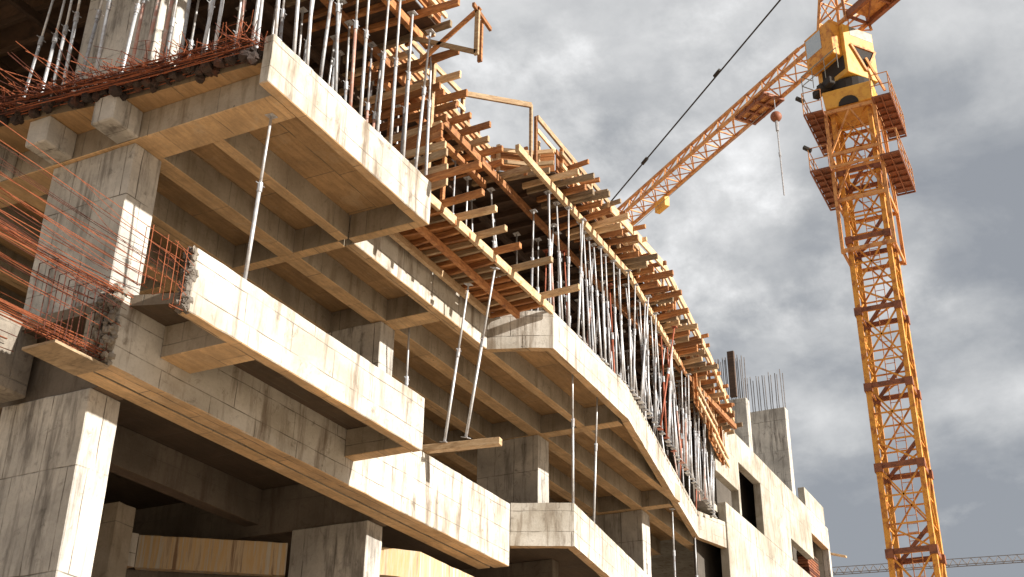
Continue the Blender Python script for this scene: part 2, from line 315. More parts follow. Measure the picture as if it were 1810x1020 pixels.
# ------------------------------------------------------------------ the building
Z2, Z3, Z4 = 7.50, 11.2, 14.85            # undersides of the beams of each storey
B = empty('unfinished_building', (20, 14, 0), 'unfinished concrete frame building with stepped balconies, bare beams and columns', 'building')
BACK = 21.0
def strip(line, th, z0, z1, name, m, parent=B, bevel=0.012):
    """an upright band following a plan line, thickness th to the inside (+Y)"""
    pts = [Vector((p[0], p[1], 0)) for p in line]; inner = []
    for k, p in enumerate(pts):
        ns = []
        if k > 0: d = (p - pts[k - 1]).normalized(); ns.append(Vector((-d.y, d.x, 0)))
        if k < len(pts) - 1: d = (pts[k + 1] - p).normalized(); ns.append(Vector((-d.y, d.x, 0)))
        n = sum(ns, Vector()); n.normalize(); q = max(0.5, n.dot(ns[0])); inner.append(p + n * (th / q))
    b = MB(); n = len(pts)
    for k in range(n):
        for v in (pts[k], inner[k]):
            for z in (z0, z1): b.v.append(Vector((v.x, v.y, z)))
    for k in range(n - 1):
        a = 4 * k; c = a + 4
        b.f += [(a, c, c + 1, a + 1), (a + 3, c + 3, c + 2, a + 2), (a + 1, c + 1, c + 3, a + 3), (a + 2, c + 2, c, a)]
    b.f += [(0, 1, 3, 2), (4 * n - 4, 4 * n - 2, 4 * n - 1, 4 * n - 3)]
    return weather(b.build(name, m, parent, bevel), .25, .0035)

# --- upper floor (soffit 11.2)
out3_bay1 = [(9.92, 8.70), (14.04, 8.70)]
out3_rec = [(14.05, 10.10), (18.596, 10.10)]
out3_bay2 = [(18.60, 10.10), (18.86, 9.38), (19.08, 8.94), (23.14, 9.06), (32.7, 10.77), (34.12, 10.40)]
strip(out3_bay1, 0.16, Z3, 11.98, 'parapet', 'concrete')
b = MB(); b.box(13.86, 14.04, 8.862, 10.098, Z3, 11.98); b.build('cross_beam', 'beam', B, 0.012)
strip(out3_rec, 0.19, Z3, 11.98, 'parapet', 'concrete')
strip(out3_bay2, 0.16, Z3, 11.98, 'parapet', 'concrete')
def slab(pts, z0, z1, name='floor_slab', m='soffit'): return MB().prism(pts, z0, z1).build(name, m, B)
slab([(10.02, 8.864), (13.858, 8.864), (13.858, 10.292), (18.78, 10.292), (19.02, 9.45), (19.1, 9.102), (23.1, 9.225), (32.7, 10.94), (34.1, 10.6), (34.1, BACK), (9.35, BACK), (9.58, 13.0), (9.86, 11.1)], 11.64, 11.84)
def joistrow(y0, y1, x0, x1, z0, z1, segs, name='ceiling_joist'):
    xs = [x0] + [s for s in segs if x0 < s < x1] + [x1]
    for a, c in zip(xs[:-1], xs[1:]): MB().box(a, c, y0, y1, z0, z1).build(name, 'beam', B, 0.008)
CB = [(10.2, 10.75), (13.87, 14.07), (16.72, 17.14), (23.2, 23.5), (29.35, 29.65)]
# joists split at cross beams
def joists(y0, y1, z0, z1, xa=None, xb=34.05, drop=0.004):
    edges = CB if xa is None else CB
    for (a, c) in zip(edges[:-1], edges[1:]):
        MB().box(a[1], c[0], y0, y1, z0 + drop, z1).build('ceiling_joist', 'beam', B, 0.008)
    MB().box(edges[-1][1], xb, y0, y1, z0 + drop, z1).build('ceiling_joist', 'beam', B, 0.008)
def y_outer3(x):
    if x < 14.05: return 8.862
    if x < 18.4: return 10.292
    if x < 23.14: return 9.10 + (x - 19) * 0.03
    return 9.23 + (x - 23.14) * 0.179
JY = [(10.10, 10.29), (11.18, 11.48), (12.42, 12.72), (13.6, 13.9), (14.8, 15.1), (16.0, 16.3), (17.2, 17.5), (18.4, 18.7)]
for i, (a, c) in enumerate(JY):
    if i == 0:
        MB().box(10.75, 13.86, a, c, Z3 + 0.004, 11.64).build('ceiling_joist', 'beam', B, 0.008)
        for p, q in ((18.62, 23.2), (23.5, 29.35)): MB().box(p, q, a, c, Z3 + 0.004, 11.64).build('ceiling_joist', 'beam', B, 0.008)
    else: joists(a, c, Z3, 11.64)
for i, (a, c) in enumerate(CB):
    y0 = y_outer3((a + c) / 2) if i else 8.862
    if i == 1: y0 = 10.292
    if i == 0: y0 = 8.862
    MB().box(a, c, y0 + (0.06 if i > 2 else 0.003), BACK, Z3, 11.64).build('cross_beam', 'beam', B, 0.01)
# sawn-off beam stubs with bars at the open end
for y0, y1 in JY[1:4]:
    MB().box(9.66, 10.2, y0 - 0.05, y1 + 0.05, Z3 + 0.004, 11.64).build('beam_stub', 'column', B, 0.02)
# --- lower floor: deep edge beam (underside 7.5), balconies hung a little higher (underside 7.9)
strip([(9.68, 9.25), (15.05, 9.25)], 0.18, 7.9, 8.76, 'parapet', 'concrete')
b = MB()
for k in range(110):
    z = 7.93 + 0.8 * random.random(); y = 9.27 + 0.14 * random.random(); r = 0.02 + 0.045 * random.random()
    i = len(b.v); b.sphere((9.68 + random.uniform(-.03, .02), y, z), r, 6)
    for v in b.v[i:]: v += Vector((random.uniform(-.02, .02), random.uniform(-.015, .015), random.uniform(-.03, .03)))
tag(b.build('broken_edge', 'rough', B), 'crumbling broken end of the lower balcony parapet')
strip([(9.82, 10.50), (14.97, 10.50)], 0.33, Z2, 8.50, 'edge_beam', 'concrete')
strip([(14.974, 10.50), (20.42, 10.50)], 0.33, Z2, 8.73, 'parapet', 'concrete')
MB().box(9.9, 20.4, 10.90, 11.16, Z2 + 0.01, 8.35).build('edge_beam', 'beam', B, 0.01)
MB().box(10.6, 11.18, 9.434, 10.497, 7.902, 8.35).build('cross_beam', 'beam', B, 0.01)
MB().box(14.78, 15.04, 9.434, 10.497, 7.902, 8.35).build('cross_beam', 'beam', B, 0.01)
slab([(10.3, 9.435), (15.0, 9.435), (15.0, 10.495), (9.95, 10.495)], 8.35, 8.5, m='soffit_shade')
slab([(9.9, 10.835), (20.5, 10.835), (21.1, 9.6), (27.0, 10.42), (33.9, 10.62), (33.9, BACK), (9.9, BACK)], 8.353, 8.5, m='soffit_shade')
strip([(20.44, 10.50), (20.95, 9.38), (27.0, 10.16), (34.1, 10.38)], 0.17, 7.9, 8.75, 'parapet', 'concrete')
for (a, c) in CB[2:]: MB().box(a, c, 10.9 if a > 20 else 11.17, BACK, Z2, 8.35).build('cross_beam', 'beam_shade', B, 0.01)
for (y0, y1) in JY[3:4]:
    for (a, c) in zip([CB[0]] + CB[2:-1], CB[2:]): MB().box(a[1], c[0], y0, y1, Z2 + 0.204, 8.35).build('ceiling_joist', 'beam_shade', B, 0.008)
MB().box(10.3, 10.75, 11.165, BACK, Z2, 8.35).build('cross_beam', 'beam_shade', B, 0.01)
for y0, y1 in ((12.3, 12.75), (13.6, 14.0)): MB().box(9.2, 10.2, y0, y1, Z2 + .004, 8.5).build('beam_stub', 'rough', B, 0.03)
b = MB()
for k in range(150):
    y = random.uniform(10.5, 10.83); z = random.uniform(7.52, 8.52); x = 9.80 + random.uniform(-.10, .06); b.sphere((x, y, z), random.uniform(.025, .07), 6)
for k in range(60): b.sphere((random.uniform(9.75, 10.6), random.uniform(10.5, 10.83), 8.5 + random.uniform(-.02, .04)), random.uniform(.03, .06), 6)
for v in b.v: v += Vector([random.uniform(-.015, .015) for _ in range(3)])
tag(b.build('broken_edge', 'rough', B), 'rough honeycombed end of the lower edge beam')
# --- columns
def column(x0, x1, y0, y1, z0, z1, m='column', taper=0.0):
    return weather(MB().box(x0, x1, y0, y1, z0, z1).build('column', m, B, 0.015), .3, .004)
for x0, x1 in ((10.25, 10.80), (16.65, 17.12), (23.2, 23.75), (29.5, 30.05)):
    column(x0, x1, 11.24, 12.80, 8.50, Z3 - 0.002)
    column(x0, x1, 11.24, 12.80, 3.9, Z2 - 0.002)
    column(x0, x1, 11.24, 12.80, 0.0, 3.55)
    column(x0, x1, 11.24, 12.80, 11.84, Z4 - 0.2)
for x, y in ((14.3, 14.6), (19.8, 15.2), (13.4, 18.2), (17, 18.2), (23, 18), (29.5, 18), (10.5, 18)):
    for z0, z1 in ((0, 3.55), (3.9, Z2 - .002), (8.50, Z3 - .002), (11.84, Z4 - 0.2)): column(x - .2, x + .2, y - .25, y + .25, z0, z1, 'beam')
# first floor slab and the ring wall seen between the big columns
MB().prism([(9.7, 10.6), (19.9, 10.5), (34, 10.6), (34, BACK), (9.7, BACK)], 3.55, 3.9).build('floor_slab', 'crust_and_dim_floor', B)  # floor colour blackened so little sunlight bounces up into the void
def rw(p, zt, zb): return (p.x, p.y)
strip([(12.4, 15.5), (14.5, 15.0), (15.15, 14.85)], 0.2, 6.72, 7.28, 'parapet', 'concrete')
strip([(15.154, 14.85), (16.64, 12.85)], 0.2, 6.72, 7.28, 'parapet', 'streaked')
strip([(17.13, 11.6), (17.9, 10.95), (20.2, 10.95)], 0.2, 6.75, 7.22, 'parapet', 'streaked')
MB().prism([(12.4, 15.72), (15.3, 15.1), (16.9, 13.0), (20.4, 13.0), (20.4, BACK), (12.4, BACK)], 6.6, 6.74).build('floor_slab', 'beam_shade', B)
MB().box(9.7, 34, BACK, BACK + 0.3, 0, Z4 - 0.2).build('wall', 'shadewall', B)
# --- cast-in bars at the open end of the upper slab (part of the slab)
nre = [0]; extra = MB(); extra_dark = MB()
def bar(pts, r=0.008, m='rebar', n=4):
    r *= 0.8
    if nre[0] < 96: nre[0] += 1; MB().tube(pts, r, n).build('rebar', m, B)
    else: (extra if m == 'rebar' else extra_dark).tube(pts, r, n)
def sag(a, b_, s, n=7, j=0.0):
    a = Vector(a); b_ = Vector(b_); o = []
    for k in range(n):
        t = k / (n - 1); p = a.lerp(b_, t); p.z -= s * 4 * t * (1 - t); p += Vector((random.uniform(-j, j), random.uniform(-j, j), random.uniform(-j, j))); o.append(p)
    return o
# heavy bundles running out along the building axis from the lower beam heads
for k in range(9):
    y = 10.46 + 0.045 * (k % 5) + random.uniform(-.01, .01); z = 8.46 + 0.03 * (k // 5)
    bar(sag((9.95, y, z), (3.2, y + random.uniform(-.05, .05), z + random.uniform(-.10, .09)), 0.03, 9, .006), 0.009)
for k in range(9):
    y = 10.55 + 0.06 * (k % 5) + random.uniform(-.01, .01); z = 7.62 + 0.05 * (k // 5)
    bar(sag((9.9, y, z), (3.2, y + random.uniform(-.1, .1), z + random.uniform(-.12, .09)), 0.04, 9, .006), 0.009)
for k in range(16):
    y = random.uniform(10.5, 13.4); z = random.choice((7.7, 7.95, 8.15, 8.42)) + random.uniform(-.03, .03)
    L = random.uniform(2.4, 6.4)
    bar(sag((9.7, y, z), (9.7 - L, y + random.uniform(-.15, .15), z + random.uniform(-.15, .12)), random.uniform(.0, .12), 7, .006), 0.008, random.choice(('rebar', 'rebar', 'rebar_dark')))
for k in range(12):
    y = 9.29 + 0.10 * (k % 2) ; z = 7.94 + 0.07 * k
    bar(sag((9.8, y, z), (9.8 - (random.uniform(3, 5.5) if k in (9, 11) else random.uniform(.1, .8)), y + random.uniform(-.1, .1), z + random.uniform(-.05, .12)), random.uniform(.0, .05), 7, .004), 0.0065)
for k in range(7):
    y = 9.6 + 0.13 * k; z = 8.4 + random.uniform(-.05, .1)
    bar(sag((9.7, y, z), (9.6 - random.uniform(2.2, 5.5), y + random.uniform(-.15, .15), z + random.uniform(-.1, .3)), random.uniform(.0, .15), 7, .006), 0.007)
# stirrups of the parapet and of the beam head
for k in range(4):
    x = 9.6 - 0.2 * k + random.uniform(-.05, .05); b_ = MB().tube([(x, 9.29, 7.94), (x, 9.29, 8.7), (x, 9.4, 8.7), (x, 9.4, 7.94), (x, 9.29, 7.94)], 0.006, 4).build('stirrup', 'rebar', B)
for k in range(7):
    x = 9.72 - 0.16 * k; b_ = MB().tube([(x, 10.52, 7.54), (x, 10.52, 8.45), (x, 10.82, 8.45), (x, 10.82, 7.54), (x, 10.52, 7.54)], 0.008, 4).build('stirrup', 'rebar_dark', B)
# mesh of bars along the raw edge of the upper slab
for k in range(70):
    y = 8.75 + 0.075 * k + random.uniform(-.03, .03); L = random.uniform(.05, .35)
    up = random.uniform(-.02, .12)
    bar([(9.85, y, 11.78), (9.70 - L * .5, y + random.uniform(-.08, .08), 11.80 + up * .4), (9.7 - L, y + random.uniform(-.2, .2), 11.8 + up)], 0.007, random.choice(('rebar', 'rebar_dark')))
for k in range(16):
    x = 9.95 - random.uniform(0, .3); z = 11.80 + random.uniform(-.12, .16)
    bar(sag((x, 8.85 + random.uniform(0, .3), z), (x - random.uniform(.3, .5), random.uniform(11, 15), z + random.uniform(-.1, .1)), random.uniform(0, .08), 8, .01), 0.009, random.choice(('rebar', 'rebar_dark', 'rebar_dark')))
for k in range(45):                                 # upright starter bars and bent hooks
    y = random.uniform(8.8, 13.8); x = random.uniform(9.45, 9.9); h = random.uniform(.1, .4)
    bar([(x, y, 11.8), (x + random.uniform(-.05, .05), y + random.uniform(-.1, .1), 11.8 + h), (x + random.uniform(-.25, .1), y + random.uniform(-.3, .3), 11.84 + h)], 0.006, random.choice(('rebar', 'rebar_dark')))
for k in range(40):                                 # slanting bars hanging over at the left
    y = random.uniform(11.4, 14.0); bar(sag((9.7 + random.uniform(-.1, .3), y, 11.9 + random.uniform(-.05, .3)), (9.2 - random.uniform(0, .9), y - random.uniform(0.0, .5), 11.7 + random.uniform(-.15, .3)), random.uniform(-.02, .04), 5, .004), 0.0065, random.choice(('rebar', 'rebar_dark')))
for k in range(36):                                # fine rods fanning out in front of the big column
    y = random.uniform(9.4, 11.1); z = random.choice((7.95, 8.1, 8.3, 8.45, 8.55)) + random.uniform(-.05, .05); L = random.uniform(1.0, 6.0)
    bar(sag((9.75 + random.uniform(-.5, .1), y, z), (9.7 - L, y + random.uniform(-.25, .25), z + random.uniform(-.02, .13) * L * .6), random.uniform(-.02, .08), 6, .008), 0.005, random.choice(('rebar', 'rebar', 'rebar_dark')))
edge = MB()
for k in range(150):
    t_ = random.random(); y = 8.9 + t_ * 5.2; x = 10.0 - .105 * (y - 8.9) - random.uniform(-.02, .16)
    i = len(edge.v); edge.sphere((x, y, 11.72 + random.uniform(-.09, .14)), random.uniform(.04, .10), 6)
    for q in edge.v[i:]: q += Vector([random.uniform(-.02, .02) for _ in range(3)])
tag(edge.build('broken_edge', 'crust_and_dim_floor', B), 'black tar-stained ragged edge of the upper slab')
for k in range(46):
    y0 = random.uniform(8.85, 12.5); y1 = y0 + random.uniform(1.2, 3.5); x = 9.95 - .105 * (y0 - 8.9) - random.uniform(-.05, .22); z = 11.8 + random.uniform(-.12, .2)
    bar(sag((x, y0, z), (x - .105 * (y1 - y0) + random.uniform(-.08, .08), y1, z + random.uniform(-.08, .08)), random.uniform(0, .05), 6, .008), 0.011, random.choice(('rebar', 'rebar_dark', 'rebar')))
for k in range(150):
    y = 8.9 + 5.3 * random.random(); x = 9.9 - .105 * (y - 8.9); a_ = random.uniform(-.5, .5)
    bar([(x + .25, y + .4 * a_, 11.9 + random.uniform(0, .12)), (x - random.uniform(.05, .4), y - a_ * .6, 11.86 + random.uniform(-.12, .22))], 0.008, random.choice(('rebar', 'rebar', 'rebar_dark')))
extra.build('rebar', 'rebar', B)['kind'] = 'stuff'; extra_dark.build('rebar', 'rebar_dark', B)['kind'] = 'stuff'
# --- far wing with window openings
WY = 10.35
def wall(x0, x1, z0, z1, name='wall', m='wing', y=WY, th=0.25): return MB().box(x0, x1, y, y + th, z0, z1).build(name, m, B, 0.01)
wall(34.14, 47.62, 0, 12.60, 'wall')
wall(33.42, 35.60, 13.36, 15.28, y=WY + 0.003); wall(35.603, 35.78, 12.603, 15.28)
wall(35.783, 38.2, 14.35, 15.28); wall(38.203, 41.58, 12.603, 15.28)
wall(41.583, 44.75, 13.38, 15.28); wall(44.753, 47.62, 14.38, 15.28, m='concrete')
wall(47.35, 47.62, 12.603, 14.38, m='column')
wall(44.3, 47.2, 15.283, 16.02, 'parapet', 'wing')
MB().box(33.42, 47.62, WY + .26, 19, 15.0, 15.2).build('roof_slab', 'wing', B)
MB().box(33.45, 47.6, WY + .26, 19, 12.3, 12.5).build('floor_slab', 'wing', B)
MB().box(47.37, 47.62, WY + .26, 19, 0, 15.0).build('wall', 'wing', B)
MB().box(33.45, 47.36, 11.1, 11.2, 0, 15.0).build('wall', 'shadewall', B)  # added dark sheet so the wing openings read as unlit
MB().box(10.85, 34.0, 12.95, 13.05, 11.84, 14.6).build('shade_backdrop', 'dark_and_shaded_timber', B)  # added dark sheet painting the shade behind the top-storey props
MB().box(10.9, 34.0, 16.7, 16.8, 3.9, 7.5).build('wall', 'shadewall', B)  # added dark backing that keeps the lower void black
for x0, x1, y0, y1, zb, zt, rb in ((40.35, 40.75, 11.2, 12.35, 15.2, 18.35, 1.75), (46.0, 46.45, 11.2, 13.1, 15.2, 20.0, 1.6)):
    co = MB().box(x0, x1, y0, y1, zb, zt).build('column', 'column', B, 0.02)
    for i in range(8):
        for j in range(2):
            x = x0 + 0.06 + (x1 - x0 - .12) * j; y = y0 + 0.07 + (y1 - y0 - .14) * i / 7
            MB().tube([(x, y, zt), (x + random.uniform(-.03, .03), y + random.uniform(-.03, .03), zt + rb + random.uniform(-.1, .1))], 0.018, 5).build('rebar', 'rebar_grey', co)
# ------------------------------------------------------------------ steel props
def make_prop(m_out, m_in, H, name='steel_prop'):
    t = empty(name, (0, 0, 0), 'x', 'prop')
    MB().tube([(0, 0, 0.01), (0, 0, H * .56)], 0.026, 8).build('outer_tube', m_out, t, smooth=True)
    MB().tube([(0, 0, H * .56), (0, 0, H - .01)], 0.019, 8).build('inner_tube', m_in, t, smooth=True)
    b = MB().tube([(0, 0, H * .53), (0, 0, H * .585)], 0.036, 8); b.tube([(-.09, 0, H * .575), (.09, 0, H * .575)], 0.008, 5); b.build('collar', M['galv_dull'], t)
    MB().box(-.065, .065, -.065, .065, 0, 0.01).build('base_plate', m_out, t); MB().box(-.065, .065, -.065, .065, H - .01, H).build('head_plate', m_in, t)
    return t
protos = {}
def prop(kind, foot, top, label, group=None):
    foot = Vector(foot); top = Vector(top); L = (top - foot).length
    if kind not in protos:
        a, b = {'galv': ('galv', 'galv'), 'dull': ('galv_dull', 'galv'), 'red': ('prop_red', 'prop_red'), 'pink': ('prop_pink', 'galv_dull')}[kind]
        protos[kind] = make_prop(a, b, 3.0); t = protos[kind]
    else: t = copy_tree(protos[kind])
    t.location = foot; q = Vector((0, 0, 1)).rotation_difference((top - foot).normalized()); t.rotation_mode = 'QUATERNION'; t.rotation_quaternion = q
    t.scale = (1, 1, L / 3.0)
    if 'group' in t: del t['group']
    tag(t, label, 'prop', group); return t
# single props under the upper floor
prop('galv', (10.68, 9.34, 8.76), (10.57, 9.14, Z3), 'bright steel prop standing on the lower balcony parapet under the nearest corner')
prop('dull', (17.33, 11.05, 8.50), (17.34, 11.08, 11.62), 'lone thin prop beside the second column, behind the lower balcony parapet')
prop('galv', (17.22, 10.15, 8.88), (16.95, 9.62, 11.72), 'left of the two slanting props on the wooden beam end')
prop('galv', (17.17, 9.70, 8.88), (16.60, 8.90, 11.72), 'right of the two slanting props on the wooden beam end')
prop('galv', (21.15, 9.49, 8.75), (20.55, 9.20, Z3 + .42), 'left upright prop standing on the second lower parapet')
prop('galv', (22.6, 9.68, 8.75), (22.1, 9.32, Z3 + .42), 'right upright prop standing on the second lower parapet')
prop('dull', (29.75, 10.5, 8.50), (29.8, 10.5, Z3), 'prop under the slanted parapet near the third column')
prop('dull', (32.55, 10.85, 8.50), (32.6, 10.85, Z3 + .02), 'prop farthest right under the bend of the upper parapet')
# wooden beam end that carries the slanting props
b = MB().bar((17.12, 11.1, 8.805), (17.40, 9.14, 8.805), 0.14, 0.13); tag(b.build('timber_beam', 'pale_timber', None, 0.008), 'square timber beam jutting out between the parapets, carrying two slanting props', 'timber')
MB_ = MB().box(8.95, 9.80, 10.52, 11.05, 7.45, 7.485); tag(MB_.build('soffit_board', 'old_timber'), 'loose formwork board under the broken end of the lower beam', 'board')
# outline of the top formwork
L4_1 = [(9.6, 8.62), (14.0, 8.62)]; L4_2 = [(14.1, 10.05), (18.35, 10.05)]; L4_3 = [(18.35, 10.05), (18.85, 9.35), (19.0, 8.85), (23.14, 8.95), (34.9, 11.0)]
L4C = [(19.0, 8.85), (21.4, 8.88), (23.5, 8.95), (25.45, 9.15), (28.7, 9.60), (32.1, 10.10), (34.9, 10.65)]
def y4(x):
    if x < 14.0: return 8.62
    if x < 18.35: return 10.05
    if x < 19.0: return 10.05 - (x - 18.35) / .65 * 1.2
    for (xa, ya), (xb, yb) in zip(L4C[:-1], L4C[1:]):
        if x <= xb: return ya + (x - xa) / (xb - xa) * (yb - ya)
    return 10.75
def kindpick(r, mix): 
    for k, w in mix:
        if r < w: return k
        r -= w
    return mix[0][0]
mixA = (('galv', .55), ('dull', .25), ('pink', .2)); mixB = (('galv', .52), ('dull', .24), ('pink', .16), ('red', .08))
def zone(x0, x1, y):
    pass
ORD = ['first', 'second', 'third', 'fourth', 'fifth', 'sixth', 'seventh', 'eighth', 'ninth', 'tenth', 'eleventh', 'twelfth', 'thirteenth', 'fourteenth', 'fifteenth', 'sixteenth', 'seventeenth', 'eighteenth']
def add_props(xs_ys, mix, label, group, tilt=.05, foot=11.84, head=14.78, base=None):
    lab0 = label
    for i_, (x, y) in enumerate(xs_ys):
        label = lab0.replace('#', ORD[i_]) if '#' in lab0 else lab0
        k = kindpick(random.random(), mix); tl = tilt * (1.5 if random.random() < .12 else 1)
        prop(k, (x, y, foot), (x + random.uniform(-tl, tl) * 3, y + random.uniform(-tl, tl) * 2, head + random.uniform(-.03, .0)), label, group)
G1 = [(10.0 + i * .36 + random.uniform(-.1, .1), 8.78) for i in range(11)]
add_props(G1, mixA, '# steel prop from the near corner along the top of the nearest bright parapet', 'props on the nearest upper parapet', foot=11.98)
add_props([(14.0, 8.79), (14.02, 9.3), (13.95, 9.9)], mixA, '# prop inward at the far corner of the nearest balcony', 'props at the corner of the nearest balcony', foot=11.98)
G2 = [(9.85 + random.uniform(-.05, .12), 9.1 + i * .30 + random.uniform(-.08, .08)) for i in range(15)]
add_props(G2, (('galv', .6), ('dull', .2), ('pink', .2)), '# steel prop behind the rusty bars, counted from the bright parapet corner leftwards', 'props along the open slab end at upper left')
G3 = [(10.5 + i * .62 + random.uniform(-.1, .1), 9.6 + j * .8 + random.uniform(-.15, .15)) for i in range(6) for j in range(3)]
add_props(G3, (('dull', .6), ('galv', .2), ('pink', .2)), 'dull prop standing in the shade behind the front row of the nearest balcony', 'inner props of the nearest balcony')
G4 = [(14.4 + i * .5 + random.uniform(-.08, .08), 10.25 + random.uniform(-.03, .1)) for i in range(8)]
add_props(G4, mixA, '# steel prop from the left in the recess between the two upper balconies', 'props in the upper recess')
G5 = []; x = 19.05
while x < 33.9:
    G5.append((x, y4(x) + .16 + random.uniform(-.03, .03))); x += random.uniform(.20, .40) * (1 if x < 24 else .9)
add_props([p for p in G5 if p[0] < 23.2], mixB, 'steel prop in the front row above the second parapet before its bend', 'front props of the second upper bay before the bend', foot=11.98)
add_props([p for p in G5 if p[0] >= 23.2], mixB, 'steel prop in the crowded front row above the slanted parapet past its bend', 'front props above the slanted parapet', foot=11.98, tilt=.13)
G6 = []; x = 18.8
while x < 33.8:
    for j in range(2): G6.append((x + random.uniform(-.15, .15), y4(x) + .65 + .62 * j + random.uniform(-.1, .1)))
    x += .62
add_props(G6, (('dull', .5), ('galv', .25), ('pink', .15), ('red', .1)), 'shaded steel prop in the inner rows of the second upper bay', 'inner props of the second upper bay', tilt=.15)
# ------------------------------------------------------------------ timber formwork of the top floor
def one(name, mb, m, label, cat, group=None, bev=0.006): return tag(mb.build(name, m, None, bev), label, cat, group)
# ledgers under the joists
def ledger(p, q, z, w=.09, h=.16, m='timber', lab='', off=0.0): one('timber_ledger', MB().bar((p[0], p[1], z), (q[0], q[1], z), w, h), m, lab, 'timber')
ledger((9.4, 8.95), (14.1, 8.95), Z4 - .02, lab='long timber ledger on the prop heads over the nearest balcony')
ledger((14.1, 10.2), (18.5, 10.2), Z4 - .02, lab='timber ledger over the recess between the balconies')
ledger((17.55, 8.98), (23.5, 9.02), Z4 - .02, m='pale_timber', lab='sunlit timber ledger on the prop heads at the start of the second bay')
ledger((23.3, 9.01), (28.8, 9.72), Z4 - .02, m='pale_timber', lab='sunlit timber ledger on the prop heads along the middle of the curved edge')
ledger((28.7, 9.70), (34.9, 10.85), Z4 - .02, lab='timber ledger at the far end of the curved edge')
for yy in (9.8, 10.8, 12.0, 13.2, 14.4, 16): 
    one('timber_ledger', MB().box(9.4, 34.0, yy, yy + .09, Z4 - .1, Z4 + .06), 'dark_and_shaded_timber' if yy > 10 else 'timber', 'inner timber ledger %s' % {9.8:'just behind the front prop row of the nearest balcony', 10.8:'level with the column fronts', 12.0:'across the middle of the large columns', 13.2:'behind the large columns', 14.4:'deep in the shade behind the columns', 16:'deepest in the dark top storey'}[yy], 'timber')  # inner ones coloured darker for the shade under the deck
for yy in (): pass
# joists: each a board on edge running across the ledgers, ends sticking out
jm = ['timber', 'timber', 'pale_timber', 'old_timber']
def joist(x, y0, y1, z, w=.07, h=.13, m=None, lab='', grp=None, skew=0.0, dz=0.0):
    return one('timber_joist', MB().bar((x, y0, z), (x + skew, y1, z + dz), w, h), m or random.choice(jm), lab, 'timber', grp)
x = 9.3
while x < 14.0:
    joist(x, y4(x) - random.uniform(.1, .9), 10.6, Z4 + .13, lab='%s timber joist from the left overhanging the nearest upper balcony' % ORD[min(17, int((x - 9.3) / .42 + .5))], grp='joists over the nearest balcony', skew=random.uniform(-.1, .1)); x += .42
x = 14.3
while x < 18.3:
    joist(x, y4(x) - random.uniform(.2, .9), 11.2, Z4 + .13, lab='%s timber joist from the left over the recess between the top formworks' % ORD[min(17, int((x - 14.3) / .42 + .5))], grp='joists over the upper recess', skew=random.uniform(-.1, .1)); x += .42
x = 18.5; nj = 0
while x < 34.9:
    o_ = random.uniform(.35, .55) if nj % 3 else random.uniform(.6, .85)
    joist(x, y4(x) - o_, y4(x) + .75, Z4 + .13 + random.uniform(-.02, .02), w=random.uniform(.05, .09), dz=random.uniform(-.07, .07), lab='timber joist end sticking out along the curved top edge' if nj > 16 else '%s joist end from the left along the straight top edge of the second bay' % ORD[nj], grp='joists along the curved top edge' if nj > 16 else 'joists at the start of the second bay', skew=random.uniform(-.12, .12)); x += random.uniform(.24, .38); nj += 1
b_i = 0; x = 9.5
while x < 34:
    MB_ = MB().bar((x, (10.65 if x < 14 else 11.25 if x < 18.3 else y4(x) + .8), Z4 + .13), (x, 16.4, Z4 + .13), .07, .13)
    tag(MB_.build('timber_joist', 'dark_and_shaded_timber'), 'dark inner joist in the shade under the top deck', 'timber', 'dark inner joists under the top deck'); x += .55  # shade under the deck is put into their dark colour
# second tier: short brackets lower down the outside
x = 19.3; 
while x < 34.6:
    joist(x, y4(x) - random.uniform(.45, .8), y4(x) + .5, Z4 + .50 + random.uniform(-.05, .05), w=.06, h=.10, lab='short upper bracket board clamped to the side form of the curved edge', grp='bracket boards on the curved side form', skew=random.uniform(-.2, .2)); x += random.uniform(.5, .75)
# ply deck and side forms
def deck(pts, lab): one('formwork_deck', MB().prism(pts, Z4 + .20, Z4 + .225), 'dark_and_shaded_timber', lab, 'formwork', None, 0)  # deck coloured dark so its underside looks unlit
deck([(9.3, 8.7), (14.0, 8.7), (14.0, BACK), (9.3, BACK)], 'plywood deck over the nearest balcony')
deck([(14.01, 10.1), (18.35, 10.1), (18.35, BACK), (14.01, BACK)], 'plywood deck over the upper recess')
deck([(18.36, 10.05), (18.85, 9.35)] + L4C + [(34.9, BACK), (18.36, BACK)], 'plywood deck over the second bay and its curved edge')
def sideform(p, q, lab, z0=Z4 + .228, h=.55, m='ply'):
    p = Vector((p[0], p[1], 0)); q = Vector((q[0], q[1], 0)); d = (q - p).normalized(); n = Vector((d.y, -d.x, 0)); L = (q - p).length
    t = empty('side_form', (p.x, p.y, z0), lab, 'formwork'); k = 0
    b = MB()
    for r_ in range(3): b.bar(p + Vector((0, 0, z0 + h * (r_ + .5) / 3)), q + Vector((0, 0, z0 + h * (r_ + .5) / 3)), .03, h / 3 - .012)
    b.build('board', m, t)
    s_ = .15
    while s_ < L:
        c = p + d * s_ + n * .055
        MB().bar(c + Vector((0, 0, z0 + random.uniform(-.15, -.02))), c + Vector((0, 0, z0 + h + random.uniform(.02, .25))), .05, .08).build('batten', random.choice(('pale_timber', 'timber')), t, .004)
        s_ += .5 + random.uniform(-.08, .12)
    for zz in (.14, .42): MB().bar(p + n * .12 + Vector((0, 0, z0 + zz)), q + n * .12 + Vector((0, 0, z0 + zz)), .05, .09).build('waler', 'pale_timber', t, .004)
    return t
sideform((9.3, 8.66), (13.98, 8.66), 'side form boards over the nearest bright parapet')
sideform((14.02, 8.7), (14.02, 10.04), 'side form boards at the far end of the nearest balcony')
sideform((14.1, 10.08), (18.3, 10.08), 'side form boards across the upper recess')
